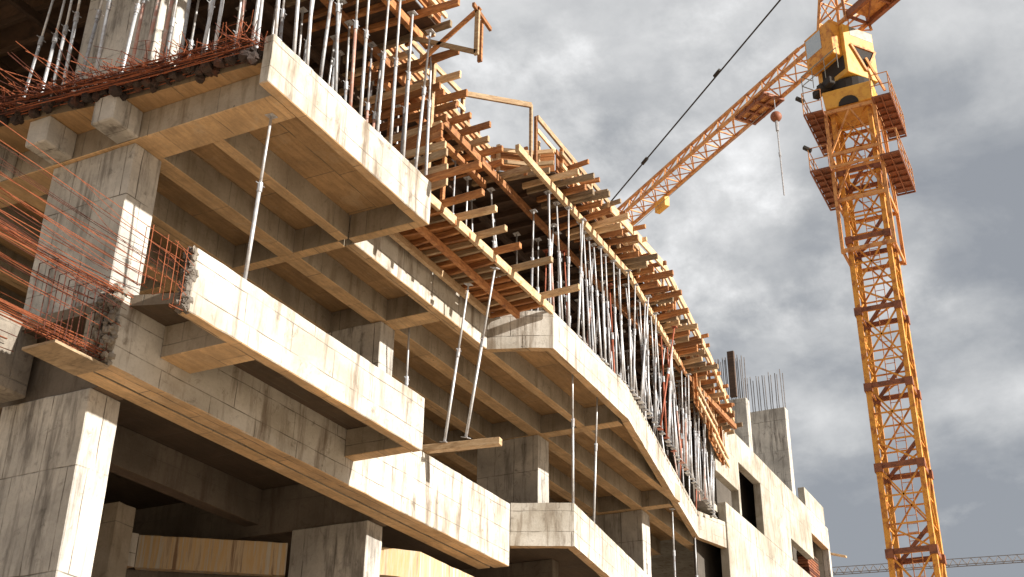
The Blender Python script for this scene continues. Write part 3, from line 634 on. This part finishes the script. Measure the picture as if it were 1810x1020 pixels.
sideform((18.36, 10.0), (18.85, 9.33), 'inner slanted side form at the start of the second bay'); sideform((18.86, 9.32), (19.0, 8.86), 'outer slanted side form at the start of the second bay')
sideform((19.02, 8.83), (23.5, 8.93), 'straight side form of the second bay'); sideform((23.52, 8.92), (25.45, 9.12), 'side form where the top edge starts to curve'); sideform((25.47, 9.12), (30.4, 9.82), 'side form along the middle of the curved edge', h=.62); sideform((30.42, 9.83), (34.9, 10.62), 'side form at the far end of the curved edge', h=.62)
# low side forms hanging at the far end, toe board along the curve
sideform((29.6, 9.66), (32.6, 10.1), 'low-hanging rusty side form near the far end of the curved edge', z0=14.0, h=.8)
sideform((31.8, 10.0), (34.9, 10.50), 'lowest side form where the curved edge meets the far wing', z0=13.75, h=1.05)
for (p_, q_), l_ in ((((21.1, 8.55), (24.24, 8.44)), 'pale toe board where the top edge starts to curve'), (((24.26, 8.44), (29.65, 9.17)), 'pale toe board along the middle of the curved edge'), (((29.67, 9.17), (34.6, 10.05)), 'pale toe board at the far end of the curved edge')):
    one('toe_board', MB().bar((*p_, Z4 + .48), (*q_, Z4 + .48), .05, .20), 'pale_timber', l_, 'timber')
# handrails
def handrail(pts, z, lab, drop=.32, post_to=Z4 + .1, step=1.7):
    t = empty('timber_handrail', (pts[0][0], pts[0][1], post_to), lab, 'handrail')
    for a, c in zip(pts[:-1], pts[1:]):
        a = Vector((*a, 0)); c = Vector((*c, 0)); L = (c - a).length; n = max(1, round(L / step)); w = Vector((0, 0, 1))
        MB().bar(a + w * z, c + w * (z + random.uniform(-.03, .03)), .05, .12).build('rail', 'pale_timber', t, .004)
        if L > 1.6: MB().bar(a + w * (z - drop), c + w * (z - drop + random.uniform(-.05, .05)), .04, .10).build('rail', 'pale_timber', t, .004)
        for k in range(n + 1):
            p = a.lerp(c, k / n) + (Vector((c.y - a.y, a.x - c.x, 0)).normalized() * -.04)
            MB().bar(p + w * post_to, p + w * (z + .03), .06, .06).build('post', 'timber' if random.random() < .4 else 'pale_timber', t, .004)
handrail([(14.3, 10.2), (17.40, 10.10)], 16.3, 'double timber handrail descending above the recess')
handrail([(17.36, 10.12), (18.31, 9.05)], 16.35, 'short timber handrail frame standing clear against the sky', step=2.0)
handrail([(18.45, 8.98), (22.2, 8.98), (25.5, 8.9), (28.1, 9.24), (31.2, 9.64), (34.6, 10.2)], 16.1, 'long timber handrail of the second bay and curved edge')
# ------------------------------------------------------------------ platform in the recess at parapet level
PZ = 11.92
def board_lab(s): return s
one('timber_stringer', MB().bar((14.1, 8.95, PZ + .03), (19.0, 8.93, PZ + .03), .07, .17), 'pale_timber', 'outer sunlit stringer of the recess platform, in line with the bright parapet', 'timber')
one('timber_stringer', MB().bar((14.2, 9.42, PZ - .14), (18.6, 9.45, PZ - .14), .08, .14), 'timber', 'middle stringer under the recess platform', 'timber')
one('timber_stringer', MB().bar((14.8, 9.93, PZ - .14), (18.3, 9.93, PZ - .14), .08, .14), 'pale_timber', 'inner stringer under the recess platform, nearest the recessed beam', 'timber')
x = 14.25; k = 0
while x < 18.7:
    joist(x, 8.99 if k % 2 else 8.9, 10.08, PZ - .02, w=.06, h=.10, lab='%s short joist from the left under the recess platform' % ORD[k] if k < 18 else 'last short joist under the recess platform, by the second bay', grp='joists under the recess platform', skew=random.uniform(-.08, .08)); x += .24; k += 1
for k, (x0, x1) in enumerate(((14.15, 15.25), (15.3, 16.5), (16.55, 17.3), (17.5, 18.6))):
    one('formwork_board', MB().box(x0, x1, 9.0, 10.05, PZ + .035, PZ + .055), 'ply', ['plywood sheet of the recess platform nearest the bright parapet end', 'second plywood sheet of the recess platform', 'narrow third plywood sheet of the recess platform', 'plywood sheet of the recess platform beside the second bay'][k], 'formwork')
for i, (x, yo, sk) in enumerate(((14.0, 7.80, .05), (14.75, 8.15, .1), (15.3, 8.2, -.05), (15.95, 8.35, .1), (16.6, 8.4, 0), (17.3, 8.12, .05), (18.5, 8.12, .1))):
    one('timber_plank', MB().bar((x, yo, PZ + .13), (x + sk, 10.3, PZ + .13), .09, .11), random.choice(('timber', 'pale_timber')),
        ['longest timber poking out just past the bright parapet end', 'second timber poking out over the recess stringer', 'third timber poking out over the recess stringer', 'fourth timber poking out over the recess stringer, a short one', 'fifth timber poking out over the recess stringer, a short one', 'sixth timber poking out over the recess stringer, beside the steel props', 'last timber poking out over the recess stringer at the second bay corner'][i], 'timber')
# crib of boards closing the far end of the nearest balcony
t = 0
z = 12.1; k = 0
while z < 14.8:
    xx = 14.12 + random.uniform(-.05, .35)
    one('timber_board', MB().bar((xx, 8.75 - random.uniform(-.1, .45), z), (xx + random.uniform(-.15, .25), 10.3 + random.uniform(-.3, .3), z + random.uniform(-.08, .08)), .05, .14), random.choice(('timber', 'ply', 'pale_timber')),
        '%s board from the bottom of the crib closing the far end of the nearest balcony' % ORD[min(k, 17)], 'timber', 'boards of the crib beside the nearest balcony'); z += random.uniform(.14, .24); k += 1
for i, (x, y) in enumerate(((14.3, 8.95), (14.5, 9.9), (14.75, 9.3), (15.2, 9.2))):
    one('timber_post', MB().bar((x, y, 12.0), (x + .03, y, 14.7 if i < 2 else 13.3), .08, .06), 'timber' if i % 2 else 'pale_timber', ['front corner post of the board crib', 'rear corner post of the board crib', 'short post standing just past the board crib', 'short loose post on the recess platform'][i], 'timber')
# hanging bracket frame at the very top
t = empty('bracket_frame', (13.9, 8.2, 14.6), 'triangular timber bracket frame hanging in the air at the top edge', 'bracket')
for a, c in (((13.75, 7.75, 14.95), (13.75, 8.9, 14.2)), ((13.75, 7.8, 14.0), (13.75, 7.8, 14.95)), ((13.75, 7.8, 14.05), (13.75, 9.0, 14.75)), ((14.05, 7.9, 14.1), (14.05, 7.9, 14.95)), ((13.6, 7.8, 14.93), (14.3, 7.85, 14.93))):
    MB().bar(a, c, .05, .08).build('strut', random.choice(('timber', 'pale_timber')), t, .004)
# loose wood at the far wing
one('timber_plank', MB().bar((47.8, 11.0, 14.5), on_x(1496, 984, 47.8), .22, .06), 'pale_timber', 'plank sticking out past the far end of the building', 'timber')
t = empty('board_stack', (46.0, 10.7, 12.6), 'stack of rusty formwork boards inside the last opening of the far wing', 'board stack')
for k in range(12): MB().box(45.3 + random.uniform(-.1, .1), 46.9 + random.uniform(-.1, .1), 10.7, 11.3, 12.62 + k * .11, 12.70 + k * .11).build('board', random.choice(('rust_red', 'dark_and_shaded_timber', 'rebar_dark')), t)
one('column_form', MB().box(40.2, 40.34, 11.5, 11.75, 18.4, 20.2), 'dark_and_shaded_timber', 'tall narrow form board standing on the nearer far-wing column', 'formwork')

# ------------------------------------------------------------------ tower crane
MX, MY = 44.5, 6.69; HW = 0.75
K = empty('tower_crane', (MX, MY, 0), 'tall yellow and orange lattice tower crane with a cab under its jib', 'crane')
def lattice_mast(z0, z1, step=1.05):
    cs = [(MX - HW, MY - HW), (MX + HW, MY - HW), (MX + HW, MY + HW), (MX - HW, MY + HW)]
    for c in cs: MB().bar((*c, z0), (*c, z1), .19, .19, Vector((0, 1, 0))).build('mast_leg', 'yellow', K, .01)
    sec = 3.15; z = z1; i = 0
    while z - sec > z0:
        b = MB()
        for s in range(4):
            p, q = Vector((*cs[s], 0)), Vector((*cs[(s + 1) % 4], 0)); m_ = (p + q) / 2
            for k in range(3):
                zz = z - k * sec / 3; b.bar(p + Vector((0, 0, zz)), q + Vector((0, 0, zz)), .055, .055)
            up = Vector((0, 0, 1))
            b.bar(p + up * z, m_ + up * (z - sec / 3), .06, .06); b.bar(m_ + up * (z - sec / 3), q + up * z, .06, .06)
            b.bar(m_ + up * (z - sec / 3), p + up * (z - sec * 2 / 3), .06, .06); b.bar(m_ + up * (z - sec / 3), q + up * (z - sec * 2 / 3), .06, .06)
            b.bar(p + up * (z - sec * 2 / 3), q + up * (z - sec + .1), .06, .06)
        b.build('mast_bracing', 'yellow', K)
        b = MB()                                   # bolted joint between sections
        for c in cs: b.box(c[0] - .14, c[0] + .14, c[1] - .14, c[1] + .14, z - sec - .16, z - sec + .16)
        for s in range(4):
            p, q = Vector((*cs[s], z - sec + .08)), Vector((*cs[(s + 1) % 4], z - sec + .08)); b.bar(p, q, .07, .20)
        b.bar((*cs[0], z - sec + .9), (*cs[2], z - sec), .09, .12)
        b.build('section_joint', 'rust_red', K)
        b = MB()                                   # ladder inside
        for s in (-.18, .18): b.bar((MX + .3, MY + s, z - sec), (MX + .3, MY + s, z), .03, .03)
        for k in range(10): b.bar((MX + .3, MY - .18, z - k * .31), (MX + .3, MY + .18, z - k * .31), .022, .022)
        b.build('ladder', 'orange', K)
        z -= sec; i += 1
lattice_mast(0.3, 31.9)
MB().box(MX - 2.2, MX + 2.2, MY - 2.2, MY + 2.2, 0, 0.5).build('base_block', 'concrete', K, .05)
# climbing cage and platforms
b = MB()
for sx in (-1, 1):
    for sy in (-1, 1): b.bar((MX + sx * 1.0, MY + sy * 1.0, 25.0), (MX + sx * 1.0, MY + sy * 1.0, 31.8), .13, .13, Vector((0, 1, 0)))
for zz in (25.1, 27.4, 29.6, 31.7):
    for s in range(4):
        cc = [(-1, -1), (1, -1), (1, 1), (-1, 1)]; p = cc[s]; q = cc[(s + 1) % 4]; b.bar((MX + p[0], MY + p[1], zz), (MX + q[0], MY + q[1], zz), .08, .16)
for za, zb in ((27.4, 29.6), (29.6, 31.7)):
    for s in (-1, 1): b.bar((MX - 1, MY - s, za), (MX - 1, MY + s * .0, zb), .07, .07); b.bar((MX + 1, MY - s, za), (MX + 1, MY + s * .0, zb), .07, .07); b.bar((MX - s, MY - 1, za), (MX, MY - 1, zb), .06, .06); b.bar((MX - s, MY + 1, za), (MX, MY + 1, zb), .06, .06)
b.build('climbing_cage', 'orange', K)
def platform(z, sy, x0, x1, yin, yout):
    b = MB()
    y0, y1 = MY + sy * yin, MY + sy * yout
    n = 7
    for k in range(n + 1): xx = x0 + (x1 - x0) * k / n; b.bar((xx, y0, z), (xx, y1, z), .05, .07)
    for f_ in (0, .5, 1): b.bar((x0, y0 + (y1 - y0) * f_, z), (x1, y0 + (y1 - y0) * f_, z), .05, .09)
    o = b.build('platform', 'rust_red', K)
    b = MB().box(x0 + .05, x1 - .05, min(y0, y1) + .04, max(y0, y1) - .04, z + .05, z + .06); b.build('grating', 'rust_red', o)
    b = MB()
    for k in range(5): xx = x0 + (x1 - x0) * k / 4; b.bar((xx, y1, z), (xx, y1, z + 1.1), .035, .035)
    for h in (.35, .72, 1.1): b.bar((x0, y1, z + h), (x1, y1, z + h), .03, .03)
    for xx in (x0, x1):
        for h in (.55, 1.1): b.bar((xx, y0, z + h), (xx, y1, z + h), .03, .03)
        b.bar((xx, y0, z), (xx, y0, z + 1.1), .035, .035)
    b.build('guardrail', 'orange', K)
for z, x0, x1 in ((31.55, MX - 1.5, MX + 1.9), (28.75, MX - 1.5, MX + 1.9)):
    platform(z, 1, x0, x1, 1.02, 1.8); platform(z, -1, x0, x1, 1.02, 1.75)
b = MB()
b.bar((MX - 1.45, MY - 1.0, 28.8), (MX - 1.15, MY + 1.0, 28.8), .05, .05)
b.bar((MX - 1.45, MY - 1.0, 28.75), (MX - 1.45, MY + 1.0, 28.75), .06, .1); b.bar((MX - 1.15, MY - 1.0, 28.75), (MX - 1.15, MY + 1.0, 28.75), .06, .1)
b.build('walkway', 'orange', K)
for (y, z) in ((MY + 2.05, 32.5), (MY + 1.98, 30.0)):
    MB().bar((MX - 1.5, y, z), (MX - 1.4, y - .3, z - .22), .18, .14).build('floodlight', 'black', K, .02)
# collar and slewing ring
u = Vector((0.6, 0.8, 0)); v = Vector((0.8, -0.6, 0)); w = Vector((0, 0, 1)); O = Vector((MX, MY, 0))
def P(t, s, z): return O + u * t + v * s + w * z
b = MB()
i = len(b.v)
for z, r in ((31.9, .98), (32.75, 1.05)):
    for sx, sy in ((-1, -1), (1, -1), (1, 1), (-1, 1)): b.v.append(Vector((MX + sx * r, MY + sy * r, z)))
b.f += [(3,2,1,0), (4,5,6,7), (0,1,5,4), (1,2,6,5), (2,3,7,6), (3,0,4,7)]
b.build('collar', 'yellow_cab', K, .03)
b = MB()
for sx, sy in ((-1, 0), (0, -1), (0, 1)):                # black plates painting the dark of arched cut-outs on the collar sides
    b = MB(); pts = []
    for k in range(9):
        a = math.pi * k / 8; pts.append((math.cos(a) * .42, 31.88 + math.sin(a) * .42))
    i = len(b.v)
    for d in (1.0, 1.045):
        for (q, zz) in pts: b.v.append(Vector((MX + (sx * d if sx else q), MY + (sy * d if sy else q), zz)))
    b.f += [tuple(i + k for k in range(9)), tuple(i + 9 + k for k in range(9))[::-1]] + [(i + k, i + k + 1, i + 10 + k, i + 9 + k) for k in range(8)]
    b.build('arched_opening_dark', 'black', K)
MB().tube([(MX, MY, 32.75), (MX, MY, 33.25)], 1.0, 24).build('slewing_ring', 'black', K)
b = MB(); b.bar(P(.9, -1.2, 33.1), P(-.4, -1.35, 33.1), .3, .35); b.bar(P(.2, -1.0, 33.0), P(.2, -1.6, 33.0), .3, .3); b.build('slewing_motor', 'black', K, .03)
# tower head box (aligned with the jib)
def obox(t0, t1, s0, s1, z0, z1, name, m, parent=K, bev=.02):
    b = MB(); b.v = [P(t, s, z) for z in (z0, z1) for t, s in ((t0, s0), (t1, s0), (t1, s1), (t0, s1))]
    b.f = [(0,1,2,3), (7,6,5,4), (0,4,5,1), (1,5,6,2), (2,6,7,3), (3,7,4,0)]
    return b.build(name, m, parent, bev)
H = obox(-.95, .90, -.92, .74, 33.3, 35.85, 'tower_head', 'yellow_cab')
# frame around the triangular hole on the sunny face, black plate painting the hole's dark and grey upper panel
b = MB(); b.v = [P(-.957, -.55, 34.75), P(-.957, .62, 34.75), P(-.957, .10, 33.75), P(-.975, -.55, 34.75), P(-.975, .62, 34.75), P(-.975, .10, 33.75)]
b.f = [(0,1,2), (5,4,3), (0,3,4,1), (1,4,5,2), (2,5,3,0)]; b.build('triangular_opening_dark', 'black', H)
b = MB()
for p, q in (((-.62, 34.82), (.70, 34.82)), ((.70, 34.82), (.10, 33.65)), ((.10, 33.65), (-.62, 34.82))): b.bar(P(-1.0, p[0], p[1]), P(-1.0, q[0], q[1]), .07, .10)
b.bar(P(-1.02, .1, 34.3), P(-1.2, .75, 32.7), .08, .10); b.build('brace', 'orange', H)
obox(-.962, -.94, -.55, .68, 35.35, 35.8, 'panel', 'grey_panel', H, 0)
# operator cab on the shaded side
Cb = obox(-.75, .95, -1.42, -.925, 34.25, 36.05, 'cab', 'yellow')
obox(-.1, .85, -1.435, -1.415, 34.95, 35.9, 'window', 'glass', Cb, 0); obox(.945, .965, -1.36, -1.0, 34.9, 35.9, 'window', 'glass', Cb, 0)
obox(-.8, 0.6, -.935, -.915, 33.55, 34.25, 'side_opening_dark', 'black', H, 0)  # last one is a black plate painting the dark inside an opening
MB().tube([(MX - .62, MY + .80, .5), (MX - .60, MY + .80, 31.5)], .03, 6).build('power_cable', 'black', K)
b = MB()
for h in (.5, 1.0): b.bar(P(-1.0, -1.5, 33.3 + h), P(1.3, -1.5, 33.3 + h), .03, .03); b.bar(P(1.3, -1.5, 33.3 + h), P(1.3, -.9, 33.3 + h), .03, .03)
for t_ in (-1.0, -.2, .6, 1.3): b.bar(P(t_, -1.5, 33.25), P(t_, -1.5, 34.3), .03, .03)
b.build('cab_catwalk', 'grey_panel', K)
# jib
ZJ = 36.35
def truss(t0, t1, hw, hh, z, seg, m_ch, m_br, name, top0=None):
    b = MB()
    for s in (-hw, hw): b.bar(P(t0, s, z), P(t1, s, z), .14, .15)
    ta = t0 if top0 is None else top0
    b.bar(P(ta, 0, z + hh), P(t1, 0, z + hh), .13, .13); b.build(name + '_chord', m_ch, K)
    b = MB(); n = int(abs(t1 - t0) / seg); sg = (t1 - t0) / n
    for k in range(n):
        a = t0 + k * sg; c = a + sg; mid = (a + c) / 2
        for s in (-hw, hw):
            if abs(mid) >= abs(ta) - .01: b.bar(P(a, s, z), P(mid, 0, z + hh), .06, .06); b.bar(P(mid, 0, z + hh), P(c, s, z), .06, .06)
        b.bar(P(a, -hw, z), P(a, hw, z), .06, .06); b.bar(P(a, -hw, z), P(c, hw, z), .045, .045); b.bar(P(a, hw, z - .01), P(c, -hw, z - .01), .045, .045)
    b.build(name + '_bracing', m_br, K)
truss(-1.0, 48.0, .545, 1.15, ZJ, 1.2, 'orange', 'orange', 'jib', 2.9)
MB().bar(P(2.9, 0, ZJ + 1.15), P(.7, 0, ZJ + .9), .09, .09).build('jib_chord', 'orange', K)
b = MB()
for s in (-.56, .56): b.bar(P(-12, s, ZJ + .05), P(-1, s, ZJ + .05), .18, .34); b.bar(P(-12, s * 1.3, ZJ + 1.1), P(-1, s * 1.3, ZJ + 1.1), .05, .05)
for k in range(8): b.bar(P(-1.0 - k * 1.5, -.56, ZJ), P(-1.0 - k * 1.5, .56, ZJ), .1, .12); b.bar(P(-1.0 - k * 1.5, .56, ZJ), P(-2.5 - k * 1.5, -.56, ZJ), .06, .06)
for k in range(8):
    for s in (-.73, .73): b.bar(P(-1.0 - k * 1.5, s, ZJ), P(-1.0 - k * 1.5, s, ZJ + 1.1), .05, .05)
b.build('counter_jib', 'rust_red', K)
obox(-12.5, -1.2, -.5, .5, ZJ + .12, ZJ + .16, 'counter_jib_deck', 'orange', K, 0)
obox(-12, -9.5, -.7, .7, ZJ - 2.2, ZJ - .1, 'counterweight', 'concrete', K)
# A-frame peak
b = MB(); pk = P(.0, 0, 43.0)
for t_, s in ((.9, -.7), (.9, .7), (-1.0, -.7), (-1.0, .7)): b.bar(P(t_, s, 36.05), pk + (u * t_ + v * s) * .15, .12, .12)
for k in range(1, 6):
    f = k / 6; zz = 36.05 + 6.9 * f; r = 1 - .85 * f
    pts = [P(t_ * r, s * r, zz) for t_, s in ((.9, -.7), (.9, .7), (-1.0, .7), (-1.0, -.7))]
    f2 = (k - 1) / 6; r2 = 1 - .85 * f2; z2 = 36.05 + 6.9 * f2; pts2 = [P(t_ * r2, s * r2, z2) for t_, s in ((.9, -.7), (.9, .7), (-1.0, .7), (-1.0, -.7))]
    for j in range(4): b.bar(pts[j], pts[(j + 1) % 4], .06, .06); b.bar(pts[j], pts2[(j + 1) % 4], .05, .05)
b.build('tower_peak', 'orange', K)
# tie bars, placed on the plane of the jib
def on_jib(px, py):
    d = ray(px, py); tt = ((MX - CAM.x) * .8 - (MY - CAM.y) * .6) / (d.x * .8 - d.y * .6); return CAM + d * tt
ta, tb = on_jib(1380, 0), on_jib(1090, 345); dt = (tb - ta)
tie = MB().tube([ta - dt * .5, tb + dt * .5], .045, 6)
for q in ((1268, 130), (1140, 285)):
    c = on_jib(*q); tie.tube([c - dt.normalized() * .25, c + dt.normalized() * .25], .11, 6)
tie.build('tie_bar', 'black', K)
MB().tube([ta - dt * .5, P(-10, 0, 37.4)], .045, 6).build('tie_bar', 'black', K)
# trolley, hoist rope and ball
b = MB()
for s in (-.5, .5): b.bar(P(5.0, s, ZJ - .22), P(7.2, s, ZJ - .22), .12, .16)
for t_ in (5.0, 5.7, 6.5, 7.2): b.bar(P(t_, -.6, ZJ - .2), P(t_, .6, ZJ - .2), .12, .14)
b.bar(P(5.0, 0, ZJ - .21), P(7.2, 0, ZJ - .21), .1, .1); b.build('trolley', 'rust_red', K)
obox(5.1, 7.1, -.45, .45, ZJ - .15, ZJ - .10, 'trolley_deck', 'orange', K, 0)
bl = on_jib(1372, 207); bb = on_jib(1387, 345)
bl2 = Vector((bl.x, bl.y, bl.z)); be = Vector((bl.x, bl.y, bb.z))
hk = MB().sphere(bl2, .27, 16).build('hook_ball', 'rust_red', K, smooth=True)
MB().tube([bl2 + w * .25, Vector((bl2.x, bl2.y, ZJ - .2))], .022, 5).build('hoist_rope', 'galv_dull', K)
b = MB().tube([bl2 - w * .25, be], .035, 6); b.tube([bl2 - w * .25, bl2 - w * .8], .08, 6); b.tube([bl2 - w * 2.0, bl2 - w * 2.2], .06, 6); b.build('hook_chain', 'galv_dull', K)
obox(15.0, 16.0, .30, .62, ZJ - .75, ZJ - .10, 'rope_guard', 'yellow_cab')
b = MB().tube([P(6, .3, ZJ - .3), P(45, .3, ZJ - 1.0)], .015, 5); b.build('hoist_rope', 'galv_dull', K)
K.location = (51.4, 7.73, -0.27); K.scale = (1.156, 1.156, 1.156)
# ------------------------------------------------------------------ far-off crane whose jib shows at lower right
a = on_z(1440, 1017, 42); c = on_z(1810, 992, 42); d = (c - a); d.z = 0; L = d.length; d.normalize(); s_ = Vector((-d.y, d.x, 0))
e0 = a - d * 4; e1 = c + d * 22
T2 = empty('distant_crane', (c + d * 6).to_tuple()[:2] + (0,), 'faint distant crane jib lying along the skyline at lower right', 'crane')
b = MB()
for s in (-.5, .5): b.bar(e0 + s_ * s, e1 + s_ * s, .09, .09)
b.bar(e0 + w * .9, e1 + w * .9, .08, .08); n = int((e1 - e0).length / 1.1)
for k in range(n):
    p = e0.lerp(e1, k / n); q = e0.lerp(e1, (k + 1) / n); m_ = (p + q) / 2 + w * .9
    for s in (-.5, .5): b.bar(p + s_ * s, m_, .05, .05); b.bar(m_, q + s_ * s, .05, .05)
b.build('jib', 'rebar_grey', T2)
b = MB(); m0 = c + d * 6
for sx in (-.7, .7):
    for sy in (-.7, .7): b.bar((m0.x + sx, m0.y + sy, 0), (m0.x + sx, m0.y + sy, 44), .16, .16)
for k in range(43): b.bar((m0.x - .7, m0.y - .7 if k % 2 else m0.y + .7, k), (m0.x - .7, m0.y + .7 if k % 2 else m0.y - .7, k + 1), .08, .08); b.bar((m0.x - .7 if k % 2 else m0.x + .7, m0.y - .7, k), (m0.x + .7 if k % 2 else m0.x - .7, m0.y - .7, k + 1), .08, .08)
b.build('mast', 'orange', T2)
